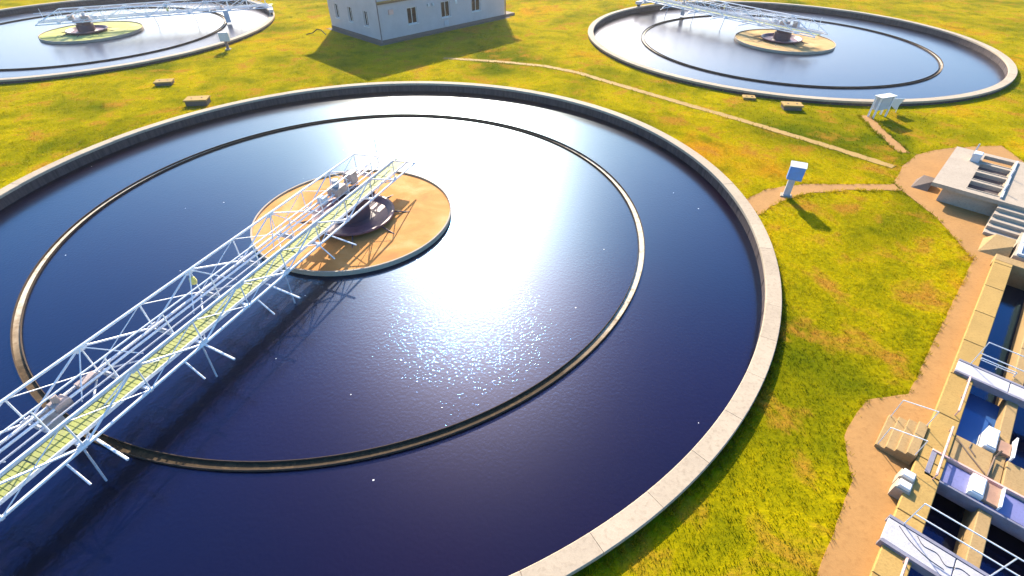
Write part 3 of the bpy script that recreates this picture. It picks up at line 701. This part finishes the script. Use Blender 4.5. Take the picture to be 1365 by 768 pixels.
for i in range(2):
    fr = MB(); a = .08 + i * 1.26
    ub(fr, a, a + 1.2, .08, .2, .422, .52); ub(fr, a, a + 1.2, 2.8, 2.9, .422, .52); ub(fr, a, a + .1, .2, 2.8, .422, .52); ub(fr, a + 1.1, a + 1.2, .2, 2.8, .422, .52)
    f = fr.build('frame', 'cabinet_grey', t); ub(MB(), a + .1, a + 1.1, .2, 2.8, .45, .47).build('pane', 'blue_glass', f)

# ---------------------------------------------------------------- grass tufts
def in_poly(x, y, poly):
    c = False; n = len(poly); j = n - 1
    for i in range(n):
        xi, yi = poly[i]; xj, yj = poly[j]
        if (yi > y) != (yj > y) and x < (xj - xi) * (y - yi) / (yj - yi) + xi: c = not c
        j = i
    return c
boxes = []
for p in (P_SERVICE, P_CABINET, P_LONG, P_RIGHT):
    xs = [a for a, b in p]; ys = [b for a, b in p]; boxes.append((min(xs), max(xs), min(ys), max(ys), p))
ca, sa = math.cos(R_(39.46)), math.sin(R_(39.46))
def visible(x, y):
    dz = -CAM_Z; d = y * ca - dz * sa
    if d <= 1: return False
    px = 664.3 * x / d; py = 664.3 * (y * sa + dz * ca) / d
    return abs(px) < 720 and -420 < py < 400
def on_grass(x, y):
    for t in (T_MAIN, T_RIGHT, T_LEFT):
        if (x - t[0]) ** 2 + (y - t[1]) ** 2 < 20.06 ** 2: return False
    d = Vector((x, y)) - O_; u, v = d.dot(UX), d.dot(VX)
    if -8 < u < 19 and v > -.3: return False
    if 20 < u < 26.6 and -3.9 < v < 2: return False
    d = Vector((x, y)) - B_; a, b = d.dot(BD), d.dot(BN)
    if -.6 < a < BL + .5 and -.6 < b < BW + .5: return False
    for x0, x1, y0, y1, p in boxes:
        if x0 - .1 < x < x1 + .1 and y0 - .1 < y < y1 + .1 and in_poly(x + rg.gauss(0, .07), y + rg.gauss(0, .07), p): return False
    return True
def tuft(name, n, spread, hgt, wid, seed):
    rr = random.Random(seed); vs = []; fs = []
    for i in range(n):
        a = rr.uniform(0, 6.283); r = spread * math.sqrt(rr.random()); x, y = r * math.cos(a), r * math.sin(a)
        b = rr.uniform(0, 6.283); lean = rr.uniform(.1, .7) * hgt; h = hgt * rr.uniform(.6, 1.15); w = wid * rr.uniform(.7, 1.3)
        dx, dy = math.cos(b), math.sin(b); k = len(vs)
        vs += [(x - dy * w, y + dx * w, 0), (x + dy * w, y - dx * w, 0), (x + dy * w * .6 + dx * lean * .5, y - dx * w * .6 + dy * lean * .5, h * .65),
               (x - dy * w * .6 + dx * lean * .5, y + dx * w * .6 + dy * lean * .5, h * .65), (x + dx * lean, y + dy * lean, h)]
        fs += [(k, k + 1, k + 2, k + 3), (k + 3, k + 2, k + 4)]
    me = bpy.data.meshes.new(name); me.from_pydata(vs, [], fs); me.materials.append(M['grass']); return me
def grass(pts, tname, me, s0, s1):
    src = bpy.data.objects.new('grass_tuft_source', me)          # never linked to the scene: only instanced
    gm = bpy.data.meshes.new('grass_points'); gm.from_pydata(pts, [], [])
    g = bpy.data.objects.new(tname, gm); C.objects.link(g); tag(g, 'short yellow green lawn grass around the tanks', 'grass', kind='stuff')
    ng = bpy.data.node_groups.new('grass_scatter', 'GeometryNodeTree')
    ng.interface.new_socket('Geometry', in_out='INPUT', socket_type='NodeSocketGeometry'); ng.interface.new_socket('Geometry', in_out='OUTPUT', socket_type='NodeSocketGeometry')
    i = ng.nodes.new('NodeGroupInput'); o = ng.nodes.new('NodeGroupOutput'); m2p = ng.nodes.new('GeometryNodeMeshToPoints')
    ob = ng.nodes.new('GeometryNodeObjectInfo'); ob.inputs[0].default_value = src; ob.inputs[1].default_value = True
    ip = ng.nodes.new('GeometryNodeInstanceOnPoints')
    rv = ng.nodes.new('FunctionNodeRandomValue'); rv.data_type = 'FLOAT_VECTOR'; rv.inputs[1].default_value = (.25, .25, 6.283); rv.inputs[0].default_value = (-.25, -.25, 0)
    rs = ng.nodes.new('FunctionNodeRandomValue'); rs.data_type = 'FLOAT'; rs.inputs[2].default_value = s0; rs.inputs[3].default_value = s1
    L = ng.links
    L.new(i.outputs[0], m2p.inputs[0]); L.new(m2p.outputs[0], ip.inputs['Points']); L.new(ob.outputs['Geometry'], ip.inputs['Instance'])
    L.new(rv.outputs[0], ip.inputs['Rotation']); L.new(rs.outputs[1], ip.inputs['Scale']); L.new(ip.outputs[0], o.inputs[0])
    md = g.modifiers.new('scatter', 'NODES'); md.node_group = ng
    return g
rg = random.Random(3); near, far = [], []
def scatter(x0, x1, y0, y1, step, out, dmin, dmax):
    y = y0
    while y < y1:
        x = x0
        while x < x1:
            px = x + rg.uniform(-.5, .5) * step; py = y + rg.uniform(-.5, .5) * step; d = math.hypot(px, py)
            if dmin <= d < dmax and visible(px, py) and on_grass(px, py): out.append((px, py, 0))
            x += step
        y += step
scatter(2, 42, 0, 42, .17, near, 0, 38)
scatter(-40, 2, 30, 42, .26, near, 0, 45)
scatter(-75, 80, 20, 92, .42, far, 38, 100)
tall = []
for i in range(5200):                                       # longer growth the mower misses: along walls and path edges
    if i % 2:
        a = rg.uniform(-1.5, 3.3); r = 20.06 + abs(rg.gauss(0, .10)); px, py = T_MAIN[0] + r * math.cos(a), T_MAIN[1] + r * math.sin(a)
    else:
        p = PATHS[rg.choice((0, 0, 1, 2, 3))]; k = rg.randrange(len(p)); q0, q1 = Vector(p[k]), Vector(p[(k + 1) % len(p)]); f = q0.lerp(q1, rg.random()); px, py = f.x + rg.gauss(0, .08), f.y + rg.gauss(0, .08)
    if visible(px, py) and on_grass(px, py): tall.append((px, py, 0))
grass(tall, 'grass', tuft('tuft_tall', 8, .07, .15, .010, 5), .5, 1.2)
grass(near, 'grass', tuft('tuft', 9, .13, .055, .011, 1), .6, 1.3)
grass(far, 'grass', tuft('tuft_far', 10, .30, .07, .022, 2), .6, 1.25)

# ---------------------------------------------------------------- flecks of foam and leaves on the big tank
rf = random.Random(11); fl = MB()
for i in range(26):
    a = rf.uniform(0, 6.283); r = rf.choice((rf.uniform(5.4, 13.8), rf.uniform(14.8, 19.2))); x, y = T_MAIN[0] + r * math.cos(a), T_MAIN[1] + r * math.sin(a)
    q = rf.uniform(.015, .035); k = rf.uniform(0, 3)
    fl.prism([(x + q * math.cos(k + j * 1.2566) * rf.uniform(.6, 1.3), y + q * math.sin(k + j * 1.2566) * rf.uniform(.6, 1.3)) for j in range(5)], WATER - .004, WATER + .008)
tag(fl.build('floating_flecks', 'cabinet_white'), 'tiny pale flecks of foam floating on the dark blue tank', 'foam', kind='stuff')

# ---------------------------------------------------------------- warm summer air
hm, hnt = new_mat('haze_air')
pv = N(hnt, 'VolumePrincipled'); pv.inputs['Color'].default_value = (.95, .93, .95, 1); pv.inputs['Density'].default_value = HAZE; pv.inputs['Anisotropy'].default_value = .75
ho = N(hnt, 'OutputMaterial'); hnt.links.new(pv.outputs[0], ho.inputs['Volume']); M['haze'] = hm
hz = MB().box(-3100, 3100, -3100, 3100, -4, 14.5).build('haze', 'haze'); tag(hz, kind='stuff'); hz['label'] = 'thin pale air over the lawn and tanks'; hz['category'] = 'haze'
